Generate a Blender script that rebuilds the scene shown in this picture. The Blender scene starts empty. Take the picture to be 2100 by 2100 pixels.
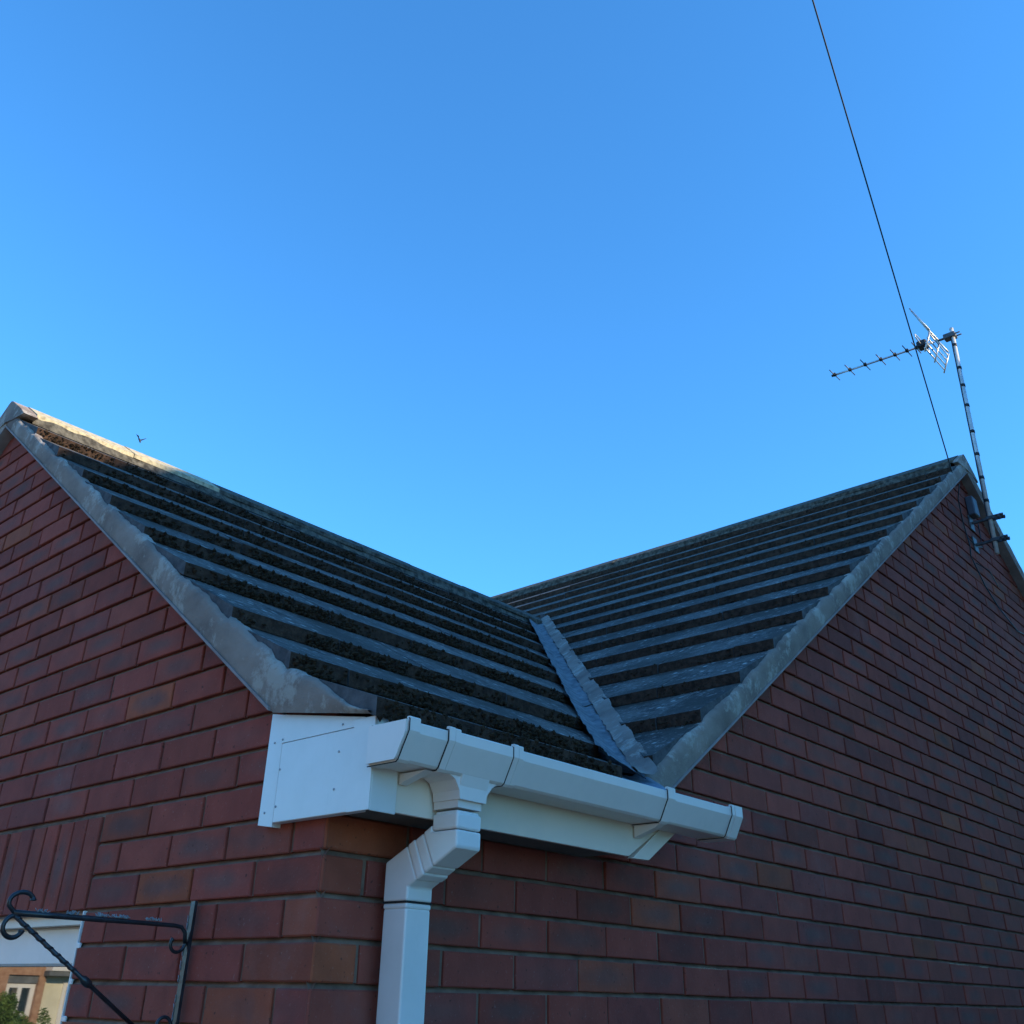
import bpy, math, random
from mathutils import Vector, Matrix
from mathutils import noise as mnoise
random.seed(7)
rad = math.radians
scene = bpy.context.scene
COL = scene.collection

# ------------------------------------------------------------------ camera
cam_d = bpy.data.cameras.new("camera")
cam = bpy.data.objects.new("camera", cam_d)
COL.objects.link(cam)
scene.camera = cam
cam_d.sensor_width = 36.0
cam_d.sensor_fit = 'HORIZONTAL'
cam_d.lens = 34.345
cam_d.shift_x = 0.01160
cam_d.shift_y = -0.06506
cam_d.clip_start = 0.02
cam_d.clip_end = 2000


def cam_rot(yaw, pit, rol):
    f = Vector((-math.sin(yaw) * math.cos(pit), math.cos(yaw) * math.cos(pit), math.sin(pit)))
    rt = Vector((math.cos(yaw), math.sin(yaw), 0))
    up = rt.cross(f)
    c, s = math.cos(rol), math.sin(rol)
    return c * rt + s * up, -s * rt + c * up, f


_r, _u, _f = cam_rot(0.744760858, 0.515173428, 0.0241631850)
m = Matrix(((_r.x, _u.x, -_f.x, 1.59755), (_r.y, _u.y, -_f.y, -1.26384), (_r.z, _u.z, -_f.z, -0.238446), (0, 0, 0, 1)))
cam.matrix_world = m
scene.render.resolution_x = 1024
scene.render.resolution_y = 1024

# ------------------------------------------------------------------ light
SUN = Vector((0.85, 0.35, 0.36)).normalized()
EL = math.asin(SUN.z)
world = bpy.data.worlds.new("World")
scene.world = world
world.use_nodes = True
wn = world.node_tree
wn.nodes.clear()
sky = wn.nodes.new('ShaderNodeTexSky')
sky.sky_type = 'NISHITA'
sky.sun_disc = False
sky.sun_elevation = EL
sky.sun_rotation = math.atan2(SUN.x, SUN.y)
sky.altitude = 0
sky.air_density = 1.0
sky.dust_density = 0.0
sky.ozone_density = 3.0
hsv = wn.nodes.new('ShaderNodeHueSaturation')
hsv.inputs['Saturation'].default_value = 1.0
bg = wn.nodes.new('ShaderNodeBackground')
bg.inputs['Strength'].default_value = 0.15
wo = wn.nodes.new('ShaderNodeOutputWorld')
wn.links.new(sky.outputs[0], hsv.inputs['Color'])
tintn = wn.nodes.new('ShaderNodeMix')
tintn.data_type = 'RGBA'
tintn.blend_type = 'MULTIPLY'
tintn.inputs[0].default_value = 1.0
tintn.inputs[7].default_value = (0.55, 1.32, 1.80, 1)
wn.links.new(hsv.outputs[0], tintn.inputs[6])
wn.links.new(tintn.outputs[2], bg.inputs['Color'])
wn.links.new(bg.outputs[0], wo.inputs[0])
sl = bpy.data.lights.new("sun", 'SUN')
sl.energy = 5.0
sl.angle = rad(0.55)
sl.color = (1.0, 0.82, 0.52)
so = bpy.data.objects.new("sun", sl)
COL.objects.link(so)
so.rotation_euler = SUN.to_track_quat('Z', 'Y').to_euler()
so.location = (0, 10, 12)
scene.view_settings.view_transform = 'Standard'
scene.view_settings.look = 'None'
scene.view_settings.gamma = 1
scene.view_settings.exposure = 0.64
scene.cycles.max_bounces = 8


# ------------------------------------------------------------------ materials
def new_mat(name):
    mt = bpy.data.materials.new(name)
    mt.use_nodes = True
    nt = mt.node_tree
    b = nt.nodes['Principled BSDF']
    return mt, nt, b


def N(nt, t, **kw):
    n = nt.nodes.new(t)
    for k, v in kw.items():
        setattr(n, k, v)
    return n


def L(nt, a, b):
    nt.links.new(a, b)


def ramp(nt, fac, stops, interp='LINEAR'):
    r = N(nt, 'ShaderNodeValToRGB')
    r.color_ramp.interpolation = interp
    el = r.color_ramp.elements
    while len(el) < len(stops):
        el.new(0.5)
    for e, (p, c) in zip(el, stops):
        e.position = p
        e.color = (c[0], c[1], c[2], 1) if not isinstance(c, (int, float)) else (c, c, c, 1)
    if fac is not None:
        L(nt, fac, r.inputs[0])
    return r.outputs[0]


def mix(nt, fac, a, b, mode='MIX'):
    n = N(nt, 'ShaderNodeMix', data_type='RGBA', blend_type=mode)
    for sock, v in ((n.inputs[0], fac), (n.inputs[6], a), (n.inputs[7], b)):
        if isinstance(v, (int, float)):
            sock.default_value = v
        elif isinstance(v, tuple):
            sock.default_value = (v[0], v[1], v[2], 1)
        else:
            L(nt, v, sock)
    return n.outputs[2]


def noise(nt, scale, detail=4, rough=0.55, coord=None, vec_scale=None):
    n = N(nt, 'ShaderNodeTexNoise')
    n.inputs['Scale'].default_value = scale
    n.inputs['Detail'].default_value = detail
    n.inputs['Roughness'].default_value = rough
    if coord is None:
        coord = N(nt, 'ShaderNodeTexCoord').outputs['Object']
    if vec_scale:
        mp = N(nt, 'ShaderNodeMapping')
        mp.inputs['Scale'].default_value = vec_scale
        L(nt, coord, mp.inputs[0])
        coord = mp.outputs[0]
    L(nt, coord, n.inputs['Vector'])
    return n.outputs[0]


def bump(nt, b, height, strength=0.5, dist=0.002):
    n = N(nt, 'ShaderNodeBump')
    n.inputs['Strength'].default_value = strength
    n.inputs['Distance'].default_value = dist
    L(nt, height, n.inputs['Height'])
    L(nt, n.outputs[0], b.inputs['Normal'])


def m_brick():
    mt, nt, b = new_mat('multi_red_brick')
    at = N(nt, 'ShaderNodeAttribute', attribute_name='tint')
    sep = N(nt, 'ShaderNodeSeparateColor')
    L(nt, at.outputs['Color'], sep.inputs[0])
    base = ramp(nt, sep.outputs[0], [(0.0, (.235, .062, .050)), (0.3, (.275, .065, .049)), (0.6, (.305, .069, .049)),
                                     (0.93, (.275, .070, .049)), (1.0, (.335, .088, .044))])
    nz = noise(nt, 14, 4)
    nz2 = noise(nt, 120, 3, .7)
    # drag marks and smudges of this brick type: a dark blue-grey patch in the middle of the face
    uv = N(nt, 'ShaderNodeTexCoord').outputs['UV']
    sub = N(nt, 'ShaderNodeVectorMath', operation='SUBTRACT')
    L(nt, uv, sub.inputs[0])
    sub.inputs[1].default_value = (0.5, 0.5, 0)
    mul = N(nt, 'ShaderNodeVectorMath', operation='MULTIPLY')
    L(nt, sub.outputs[0], mul.inputs[0])
    mul.inputs[1].default_value = (1.0, 1.15, 0)
    ln = N(nt, 'ShaderNodeVectorMath', operation='LENGTH')
    L(nt, mul.outputs[0], ln.inputs[0])
    ad = N(nt, 'ShaderNodeMath', operation='ADD')
    L(nt, ln.outputs[1], ad.inputs[0])
    ms = N(nt, 'ShaderNodeMath', operation='MULTIPLY_ADD')
    L(nt, nz, ms.inputs[0])
    ms.inputs[1].default_value = 0.5
    ms.inputs[2].default_value = -0.25
    L(nt, ms.outputs[0], ad.inputs[1])
    smud = ramp(nt, ad.outputs[0], [(0.15, 1.0), (0.52, 0.0)])
    amt = ramp(nt, sep.outputs[1], [(0.25, 0.0), (0.95, 0.80)])
    mm = N(nt, 'ShaderNodeMath', operation='MULTIPLY')
    L(nt, smud, mm.inputs[0])
    L(nt, amt, mm.inputs[1])
    c1 = mix(nt, mm.outputs[0], base, (.170, .084, .072))
    # whole-brick darkening for some
    dk = ramp(nt, sep.outputs[2], [(0.0, 0.76), (0.35, 0.97), (1.0, 1.12)])
    c2 = mix(nt, 1.0, c1, dk, 'MULTIPLY')
    c3 = mix(nt, 0.55, c2, ramp(nt, nz, [(0.3, (.72, .72, .74)), (0.7, (1.25, 1.2, 1.15))]), 'MULTIPLY')
    c4 = mix(nt, ramp(nt, nz2, [(0.62, 0.0), (0.74, 0.35)]), c3, (.36, .27, .23))
    c4 = mix(nt, ramp(nt, noise(nt, 85, 2, .5), [(0.68, 0.0), (0.73, .7)]), c4, (.06, .03, .025))
    # faint efflorescence
    ef = noise(nt, 2.3, 5, .65)
    c5 = mix(nt, ramp(nt, ef, [(0.60, 0.0), (0.8, 0.22)]), c4, (.30, .26, .25))
    L(nt, c5, b.inputs['Base Color'])
    b.inputs['Roughness'].default_value = 0.85
    b.inputs['Specular IOR Level'].default_value = 0.15
    hh = mix(nt, 0.5, noise(nt, 170, 5, .7), noise(nt, 45, 4, .6))
    bump(nt, b, hh, 0.8, .003)
    return mt


def m_noise(name, c1, c2, scale=8, rough=0.8, spec=0.4, bs=0.4, bd=0.002, bscale=90, stops=(0.35, 0.65), metallic=0):
    mt, nt, b = new_mat(name)
    c = ramp(nt, noise(nt, scale, 6, .6), [(stops[0], c1), (stops[1], c2)])
    L(nt, c, b.inputs['Base Color'])
    b.inputs['Roughness'].default_value = rough
    b.inputs['Specular IOR Level'].default_value = spec
    b.inputs['Metallic'].default_value = metallic
    if bs:
        bump(nt, b, noise(nt, bscale, 4, .65), bs, bd)
    return mt


def m_tile_top():
    mt, nt, b = new_mat('weathered_concrete_tile')
    at = N(nt, 'ShaderNodeAttribute', attribute_name='tint')
    sep = N(nt, 'ShaderNodeSeparateColor')
    L(nt, at.outputs['Color'], sep.inputs[0])
    base = ramp(nt, noise(nt, 9, 6, .65), [(0.34, (.040, .035, .032)), (0.64, (.150, .134, .122))])
    c = mix(nt, 1.0, base, ramp(nt, sep.outputs[0], [(0, .78), (1, 1.2)]), 'MULTIPLY')
    # pale round lichen spots
    v = N(nt, 'ShaderNodeTexVoronoi', feature='F1')
    v.inputs['Scale'].default_value = 22
    v.inputs['Randomness'].default_value = 1.0
    L(nt, N(nt, 'ShaderNodeTexCoord').outputs['Object'], v.inputs['Vector'])
    sp = ramp(nt, v.outputs['Distance'], [(0.12, 1.0), (0.26, 0.0)])
    gate = ramp(nt, noise(nt, 6, 3, .6), [(0.44, 0.0), (0.54, 0.9)])
    mm = N(nt, 'ShaderNodeMath', operation='MULTIPLY')
    L(nt, sp, mm.inputs[0])
    L(nt, gate, mm.inputs[1])
    c = mix(nt, mm.outputs[0], c, (.55, .54, .50))
    c = mix(nt, ramp(nt, noise(nt, 42, 5, .75), [(0.54, 0), (0.64, .75)]), c, (.34, .32, .30))
    c = mix(nt, ramp(nt, noise(nt, 75, 3, .6), [(0.30, .8), (0.42, 0)]), c, (.03, .026, .022))
    # moss at places
    c = mix(nt, ramp(nt, noise(nt, 4.5, 5, .7), [(0.48, 0), (0.60, .8)]), c, (.040, .032, .024))
    L(nt, c, b.inputs['Base Color'])
    b.inputs['Roughness'].default_value = 0.85
    b.inputs['Specular IOR Level'].default_value = 0.3
    bump(nt, b, mix(nt, .5, noise(nt, 140, 5, .75), noise(nt, 38, 4, .6)), 0.8, .006)
    return mt


def m_upvc(name, col=(.76, .73, .70), rough=.32, dirt=.4):
    mt, nt, b = new_mat(name)
    n1 = noise(nt, 3.5, 5, .7)
    c = mix(nt, ramp(nt, n1, [(0.45, 0.0), (0.8, dirt)]), col, (.50, .49, .43))
    n2 = noise(nt, 45, 5, .8, vec_scale=(1, 1, .10))
    c = mix(nt, ramp(nt, n2, [(0.60, 0.0), (0.8, dirt * .5)]), c, (.38, .37, .33))
    L(nt, c, b.inputs['Base Color'])
    b.inputs['Roughness'].default_value = rough
    b.inputs['Specular IOR Level'].default_value = 0.5
    bump(nt, b, noise(nt, 6, 2), 0.15, .004)
    return mt


M = {}
M['brick'] = m_brick()
M['mortar'] = m_noise('brown_grey_mortar', (.15, .090, .066), (.27, .170, .122), 16, .95, .2, .6, .003, 150)
M['tile'] = m_tile_top()
M['tile_edge'] = m_noise('mossy_tile_edge', (.026, .016, .012), (.075, .044, .031), 40, .95, .15, .9, .006, 90)
M['tile_cut'] = m_noise('tile_cut_side', (.05, .05, .055), (.11, .11, .115), 30, .9, .3, .6, .003, 90)
M['moss'] = m_noise('dark_moss', (.022, .015, .010), (.060, .038, .024), 60, 1.0, .1, .8, .004, 200)
M['cement'] = None
M['undercloak'] = m_noise('undercloak_board', (.24, .20, .19), (.34, .29, .28), 12, .9, .2, .3)
M['ridge'] = m_noise('sunlit_ridge_tile', (.24, .20, .135), (.54, .46, .31), 40, .85, .3, .7, .003, 120, (.30, .56))  # sunlight put into the colour: paler copy for the lit gable end
M['ridge_dark'] = m_noise('shaded_mossy_ridge_tile', (.045, .040, .034), (.16, .145, .12), 34, .9, .2, .8, .004, 120, (.38, .66))  # mossy tone, also the darker copy for the ridge in shade
M['valley'] = m_noise('blue_grey_valley_lining', (.085, .10, .115), (.20, .22, .24), 26, .8, .4, .9, .006, 45, (.35, .68))
M['felt'] = m_noise('roof_felt', (.012, .012, .012), (.025, .025, .025), 20, .95)
M['upvc'] = m_upvc('white_upvc')
M['upvc_cream'] = m_upvc('aged_white_upvc', (.82, .68, .56), .4, .35)
M['gutter'] = m_upvc('gutter_upvc', (.80, .71, .65), .36, .35)
M['seal'] = m_noise('black_joint_seal', (.010, .010, .012), (.03, .03, .03), 50, .8)
M['screw'] = m_noise('grey_screw_cap', (.26, .29, .32), (.38, .40, .42), 50, .5)
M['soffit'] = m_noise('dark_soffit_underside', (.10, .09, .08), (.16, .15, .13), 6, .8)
M['iron'] = m_noise('black_painted_iron', (.010, .010, .012), (.028, .028, .034), 30, .35, .5, .5, .002, 80)
M['cobweb'] = m_noise('dusty_cobweb', (.20, .20, .21), (.34, .34, .35), 80, 1.0, .1)
M['alu'] = m_noise('dull_aluminium', (.42, .43, .45), (.60, .61, .63), 30, .42, .5, .2, .001, 60, (.35, .65), .75)
M['mast'] = m_noise('galvanised_mast', (.50, .50, .50), (.66, .66, .65), 30, .5, .5, .2, .001, 60, (.35, .65), .25)
M['alu_dark'] = m_noise('weathered_galvanised_steel', (.06, .065, .075), (.13, .135, .145), 30, .55, .5, .3, .001, 60, (.35, .65), .5)
M['black'] = m_noise('black_plastic', (.008, .008, .010), (.02, .02, .022), 20, .5)
M['blackcable'] = m_noise('black_cable_sheath', (.008, .009, .014), (.018, .02, .03), 20, .5)
M['room'] = m_noise('dim_room', (.02, .018, .016), (.04, .035, .03), 3, .9)


def m_cement():
    mt, nt, b = new_mat('smeared_cement_mortar')
    n1 = noise(nt, 5, 5, .6, vec_scale=(1, 1, 1.6))
    c = ramp(nt, n1, [(0.30, (.19, .145, .125)), (0.52, (.29, .23, .195)), (0.72, (.37, .30, .26))])
    c = mix(nt, ramp(nt, noise(nt, 9, 6, .75), [(0.52, 0), (0.60, .8)]), c, (.46, .42, .37))
    L(nt, c, b.inputs['Base Color'])
    b.inputs['Roughness'].default_value = .9
    b.inputs['Specular IOR Level'].default_value = .3
    bump(nt, b, noise(nt, 60, 8, .8), .9, .006)
    return mt


M['cement'] = m_cement()


def m_glass():
    mt, nt, b = new_mat('dark_window_glass')
    b.inputs['Base Color'].default_value = (.010, .012, .012, 1)
    b.inputs['Roughness'].default_value = 0.015
    b.inputs['IOR'].default_value = 2.9
    return mt


M['glass'] = m_glass()


# ------------------------------------------------------------------ mesh helpers
class MB:
    def __init__(self):
        self.v, self.f, self.mi, self.t, self.uv, self.sm = [], [], [], [], [], []

    def add(self, verts, faces, mi=0, tint=(.5, .5, .5), uvs=None, smooth=False):
        o = len(self.v)
        self.v += [tuple(p) for p in verts]
        for k, f in enumerate(faces):
            self.f.append(tuple(i + o for i in f))
            self.mi.append(mi if isinstance(mi, int) else mi[k])
            self.t.append(tint if not isinstance(tint, list) else tint[k])
            self.uv.append(uvs[k] if uvs else None)
            self.sm.append(smooth)

    def box(self, a, b, mi=0, bev=0.0, tint=(.5, .5, .5)):
        (x0, y0, z0), (x1, y1, z1) = a, b
        x0, x1 = min(x0, x1), max(x0, x1)
        y0, y1 = min(y0, y1), max(y0, y1)
        z0, z1 = min(z0, z1), max(z0, z1)
        if bev <= 0:
            vs = [(x, y, z) for x in (x0, x1) for y in (y0, y1) for z in (z0, z1)]
            fs = [(0, 1, 3, 2), (4, 6, 7, 5), (0, 4, 5, 1), (2, 3, 7, 6), (0, 2, 6, 4), (1, 5, 7, 3)]
            self.add(vs, fs, mi, tint)
            return
        vs = []
        lo, hi = (x0, y0, z0), (x1, y1, z1)
        idx = {}
        for sx in (0, 1):
            for sy in (0, 1):
                for sz in (0, 1):
                    for ax in range(3):
                        s = (sx, sy, sz)
                        p = [0, 0, 0]
                        for k in range(3):
                            base = lo[k] if s[k] == 0 else hi[k]
                            p[k] = base if k == ax else base + (bev if s[k] == 0 else -bev)
                        idx[(s, ax)] = len(vs)
                        vs.append(tuple(p))
        fs = []
        for ax in range(3):
            o1, o2 = [k for k in range(3) if k != ax]
            for s in (0, 1):
                q = []
                for (a1, a2) in ((0, 0), (1, 0), (1, 1), (0, 1)):
                    t = [0, 0, 0]
                    t[ax] = s
                    t[o1] = a1
                    t[o2] = a2
                    q.append(idx[(tuple(t), ax)])
                fs.append(q)
        for ax in range(3):      # edges running along ax
            o1, o2 = [k for k in range(3) if k != ax]
            for a1 in (0, 1):
                for a2 in (0, 1):
                    t0 = [0, 0, 0]
                    t0[o1] = a1
                    t0[o2] = a2
                    t1 = list(t0)
                    t1[ax] = 1
                    t0, t1 = tuple(t0), tuple(t1)
                    fs.append([idx[(t0, o1)], idx[(t1, o1)], idx[(t1, o2)], idx[(t0, o2)]])
        for sx in (0, 1):
            for sy in (0, 1):
                for sz in (0, 1):
                    s = (sx, sy, sz)
                    fs.append([idx[(s, 0)], idx[(s, 1)], idx[(s, 2)]])
        self.add(vs, fs, mi, tint)

    def prism(self, poly, off, mi=0, tint=(.5, .5, .5)):
        """poly: list of 3d points, off: extrusion vector"""
        n = len(poly)
        off = Vector(off)
        vs = [Vector(p) for p in poly] + [Vector(p) + off for p in poly]
        fs = [tuple(range(n)), tuple(range(2 * n - 1, n - 1, -1))]
        for i in range(n):
            j = (i + 1) % n
            fs.append((i, i + n, j + n, j))
        self.add(vs, fs, mi, tint)

    def tube(self, pts, r, seg=8, mi=0, caps=True):
        pts = [Vector(p) for p in pts]
        rs = r if isinstance(r, (list, tuple)) else [r] * len(pts)
        vs, fs = [], []
        n = len(pts)
        prev = None
        for i in range(n):
            if i == 0:
                t = pts[1] - pts[0]
            elif i == n - 1:
                t = pts[-1] - pts[-2]
            else:
                t = (pts[i + 1] - pts[i]).normalized() + (pts[i] - pts[i - 1]).normalized()
            t.normalize()
            if prev is None:
                a = Vector((0, 0, 1)) if abs(t.z) < .9 else Vector((1, 0, 0))
                u = t.cross(a).normalized()
            else:
                u = (prev - t * prev.dot(t)).normalized()
            prev = u
            w = t.cross(u)
            for k in range(seg):
                an = 2 * math.pi * k / seg
                vs.append(pts[i] + (u * math.cos(an) + w * math.sin(an)) * rs[i])
        for i in range(n - 1):
            for k in range(seg):
                k2 = (k + 1) % seg
                fs.append((i * seg + k, i * seg + k2, (i + 1) * seg + k2, (i + 1) * seg + k))
        if caps:
            fs.append(tuple(reversed(range(seg))))
            fs.append(tuple((n - 1) * seg + k for k in range(seg)))
        self.add(vs, fs, mi, smooth=True)

    def build(self, name, mats, parent=None, attr=False):
        me = bpy.data.meshes.new(name)
        me.from_pydata(self.v, [], self.f)
        for mt in (mats if isinstance(mats, (list, tuple)) else [mats]):
            me.materials.append(mt)
        me.polygons.foreach_set('material_index', self.mi)
        me.polygons.foreach_set('use_smooth', self.sm)
        if attr:
            ca = me.color_attributes.new('tint', 'FLOAT_COLOR', 'CORNER')
            uvl = me.uv_layers.new(name='UVMap')
            data, ud = [], []
            for p, t, uv in zip(me.polygons, self.t, self.uv):
                for k in range(p.loop_total):
                    data += [t[0], t[1], t[2], 1.0]
                    ud += list(uv[k]) if uv else [0.0, 0.0]
            ca.data.foreach_set('color', data)
            uvl.data.foreach_set('uv', ud)
        me.validate()
        me.update()
        import bmesh
        bm = bmesh.new()
        bm.from_mesh(me)
        bmesh.ops.recalc_face_normals(bm, faces=bm.faces)
        bm.to_mesh(me)
        bm.free()
        o = bpy.data.objects.new(name, me)
        COL.objects.link(o)
        if parent is not None:
            o.parent = parent
            o.matrix_parent_inverse = parent.matrix_world.inverted()
        return o


def thing(name, label, cat, loc=(0, 0, 0), group=None):
    o = bpy.data.objects.new(name, None)
    COL.objects.link(o)
    o.location = loc
    o.empty_display_size = .2
    o['label'] = label
    o['category'] = cat
    if group:
        o['group'] = group
    bpy.context.view_layer.update()
    o.matrix_world = Matrix.Translation(loc)
    return o


def clip(poly, a, b, c):
    """keep a*u+b*v+c >= 0"""
    out = []
    n = len(poly)
    for i in range(n):
        p, q = poly[i], poly[(i + 1) % n]
        dp, dq = a * p[0] + b * p[1] + c, a * q[0] + b * q[1] + c
        if dp >= 0:
            out.append(p)
        if (dp >= 0) != (dq >= 0):
            t = dp / (dp - dq)
            out.append((p[0] + t * (q[0] - p[0]), p[1] + t * (q[1] - p[1])))
    return out


GROUND = -2.05
XR = -2.37           # ridge of the near wing
YR = 4.88            # ridge of the far wing
LA = 2 * XR          # left end of gable wall
LB = 2 * YR


def zuA(x):          # underside line of the verge, near wing
    xx = x if x > XR else 2 * XR - x
    return .287 + .70 * (-.178 - xx)


def zuB(y):
    yy = y if y < YR else 2 * YR - y
    return .299 + .674 * (yy - 1.185)


def zbA(x):          # bottom of tile leading edges
    xx = x if x > XR else 2 * XR - x
    if xx > -.13:
        return .365 + (xx + .13) * (-.143 / .295)
    if xx > -.387:
        return .532 + (xx + .387) * (-.167 / .257)
    return .264 - .688 * (xx + .002)


def zbB(y):
    yy = y if y < YR else 2 * YR - y
    return .315 + .672 * (yy - 1.068)


def valley_y(x):     # plan line of the valley (near side)
    xx = x if x > XR else 2 * XR - x
    return .993 - 1.024 * xx


# ------------------------------------------------------------------ ground
def plane_grid(name, x0, x1, y0, y1, z, mat, kind='structure', label=None):
    mb = MB()
    mb.add([(x0, y0, z), (x1, y0, z), (x1, y1, z), (x0, y1, z)], [(0, 1, 2, 3)])
    o = mb.build(name, mat)
    o['kind'] = kind
    return o


M['grassland'] = m_noise('grass_ground', (.045, .06, .022), (.09, .11, .04), 2, .95)
M['paving'] = m_noise('concrete_paving', (.21, .17, .13), (.30, .25, .19), 3, .9)
M['asphalt'] = m_noise('asphalt', (.045, .045, .047), (.07, .07, .07), 10, .9)
plane_grid('ground', -400, 400, -400, 400, GROUND, M['grassland'])
plane_grid('paving', -26, 6, -6.5, 14, GROUND + .006, M['paving'])
plane_grid('road', -60, 60, -8.3, -6.5, GROUND + .004, M['asphalt'])

# ------------------------------------------------------------------ THE HOUSE
house = thing('brick_house', 'red brick house with two gables and a dark mossy tiled roof',
              'house', (0, 0, GROUND))


def rtint(dark=0.0):
    return (random.random(), min(1, random.random() + dark), random.random())


def brick2d(mb, poly, face, tint, recess=.018, bev=.0022, edges=None):
    """convex polygon brick; face='A' (plane y=0, outward -y) or 'B' (plane x=0, outward +x)"""
    n = len(poly)
    us = [p[0] for p in poly]
    vs_ = [p[1] for p in poly]
    u0, u1, v0, v1 = min(us), max(us), min(vs_), max(vs_)
    if u1 - u0 < .008 or v1 - v0 < .008:
        return
    jit = random.uniform(-.0020, .0020)
    tl = [random.uniform(-.0006, .0006) for _ in range(2)]

    def P(u, v, d):
        d += jit + tl[0] * (u - u0) / .215 + tl[1] * (v - v0) / .065
        return (u, d, v) if face == 'A' else (-d, u, v)
    cu, cv = sum(us) / n, sum(vs_) / n
    inner, outer, back = [], [], []
    for (u, v) in poly:
        u, v = u + random.uniform(-.0010, .0010), v + random.uniform(-.0009, .0009)
        iu = u + bev * (1 if u < cu else -1)
        iv = v + bev * (1 if v < cv else -1)
        inner.append(P(iu, iv, 0))
        outer.append(P(u, v, bev * .8))
        back.append(P(u, v, recess))
    vs = inner + outer + back
    fs = [tuple(range(n))]
    uvf = [[((u - u0) / (u1 - u0), (v - v0) / (v1 - v0)) for (u, v) in poly]]
    for i in range(n):
        j = (i + 1) % n
        fs.append((i, j, n + j, n + i))
        fs.append((n + i, n + j, 2 * n + j, 2 * n + i))
        uvf += [[(0, 0)] * 4, [(0, 0)] * 4]
    mb.add(vs, fs, 0, tint, uvf)


def corner_brick(mb, a, b, z0, z1):
    """3d brick on the outer corner: x in [-a,0], y in [0,b]"""
    bev = .003
    j = random.uniform(-.001, .001)
    t1, t2 = rtint(), (random.choice((random.uniform(.5, .9), random.uniform(.95, 1.0))), random.random() * .45, random.uniform(.4, .95))
    mb2 = MB()
    mb2.box((-a, -j, z0), (j, b, z1), 0, bev)
    tints, uvs = [], []
    for f in mb2.f:
        ps = [Vector(mb2.v[i]) for i in f]
        nrm = (ps[1] - ps[0]).cross(ps[2] - ps[0]).normalized()
        if abs(nrm.y) > abs(nrm.x):
            tints.append(t1)
            uvs.append([((p.x + a) / a, (p.z - z0) / (z1 - z0)) for p in ps])
        else:
            tints.append(t2)
            uvs.append([(p.y / b, (p.z - z0) / (z1 - z0)) for p in ps])
    mb.add(mb2.v, mb2.f, 0, tints, uvs)


WX0, WX1, WZ0, WZ1 = -2.70, -.903, -1.2, -.073     # window opening in the gable wall
KMIN = int(GROUND / .075) - 1


def brick_wall(name, face, u_dir, ulen, zslope, ztop, openings, parent):
    mb = MB()
    k = KMIN
    while k * .075 < ztop:
        z0, z1 = k * .075 + .005, k * .075 + .070
        even = (k % 2 == 0)
        # course starts: even courses show a header on face A, a stretcher on face B
        first = (.1025 if even else .215) if face == 'A' else (.215 if even else .1025)
        pos = first + .01
        # first brick is the corner brick (built once, with wall A)
        if face == 'A':
            corner_brick(mb, first, .215 if even else .1025, z0, z1) if z1 < .30 else None
            if z1 >= .30:
                mb_poly = [(-first, z0), (0, z0), (0, z1), (-first, z1)]
        while pos < ulen:
            e = min(pos + .215, ulen)
            a, b = (pos + random.uniform(-.001, .001), e + random.uniform(-.001, .001))
            dz = random.uniform(-.0008, .0008)
            if face == 'A':
                poly = [(-b, z0 + dz), (-a, z0 + dz), (-a, z1 + dz), (-b, z1 + dz)]
            else:
                poly = [(a, z0 + dz), (b, z0 + dz), (b, z1 + dz), (a, z1 + dz)]
            # clip by the two gable slopes
            for (ca, cb, cc) in zslope:
                if len(poly) >= 3:
                    poly = clip(poly, ca, cb, cc)
            if len(poly) >= 3:
                pieces = [poly]
                for (ox0, ox1, oz0, oz1) in openings:
                    nxt = []
                    for pc in pieces:
                        ps_u = [p[0] for p in pc]
                        if max(p[1] for p in pc) <= oz0 or min(p[1] for p in pc) >= oz1 or max(ps_u) <= ox0 or min(ps_u) >= ox1:
                            nxt.append(pc)
                            continue
                        l = clip(pc, -1, 0, ox0 - .010)
                        r = clip(pc, 1, 0, -(ox1 + .010))
                        if len(l) >= 3:
                            nxt.append(l)
                        if len(r) >= 3:
                            nxt.append(r)
                    pieces = nxt
                for pc in pieces:
                    rec = .018
                    if any(abs(max(p[0] for p in pc) - (ox0 - .01)) < .02 or abs(min(p[0] for p in pc) - (ox1 + .01)) < .02
                           for (ox0, ox1, oz0, oz1) in openings):
                        rec = .10
                    dark = .35 if random.random() < .22 else 0
                    t = rtint(dark)
                    brick2d(mb, pc, face, t, rec)
            pos += .225
        k += 1
    return mb


# gable wall of the near wing
slA = [(-.70, -1, .287 - .70 * .178 + .045), (.70, -1, .287 - .70 * .178 + .045 - .70 * 2 * XR)]
SOL = (WX0 - .15, -.897, -.075, .150)     # soldier course block
mbA = brick_wall('brickwork', 'A', -1, -LA, slA, 1.95, [(WX0, WX1 + .004, WZ0, WZ1 + .003), (SOL[0], SOL[1] - .003, -.075, .149)], house)
gable = mbA.build('gable_wall', M['brick'], house, attr=True)
# soldier course over the window
mbS = MB()
x = SOL[1] - .007
while x > SOL[0]:
    poly = [(x - .0655, -.072), (x, -.072), (x, .141), (x - .0655, .141)]
    # uv turned so the brick stands on end
    n0 = len(mbS.uv)
    brick2d(mbS, poly, 'A', rtint(.15), .10)
    x -= .0755
sold = mbS.build('soldier_course', M['brick'], gable, attr=True)


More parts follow.
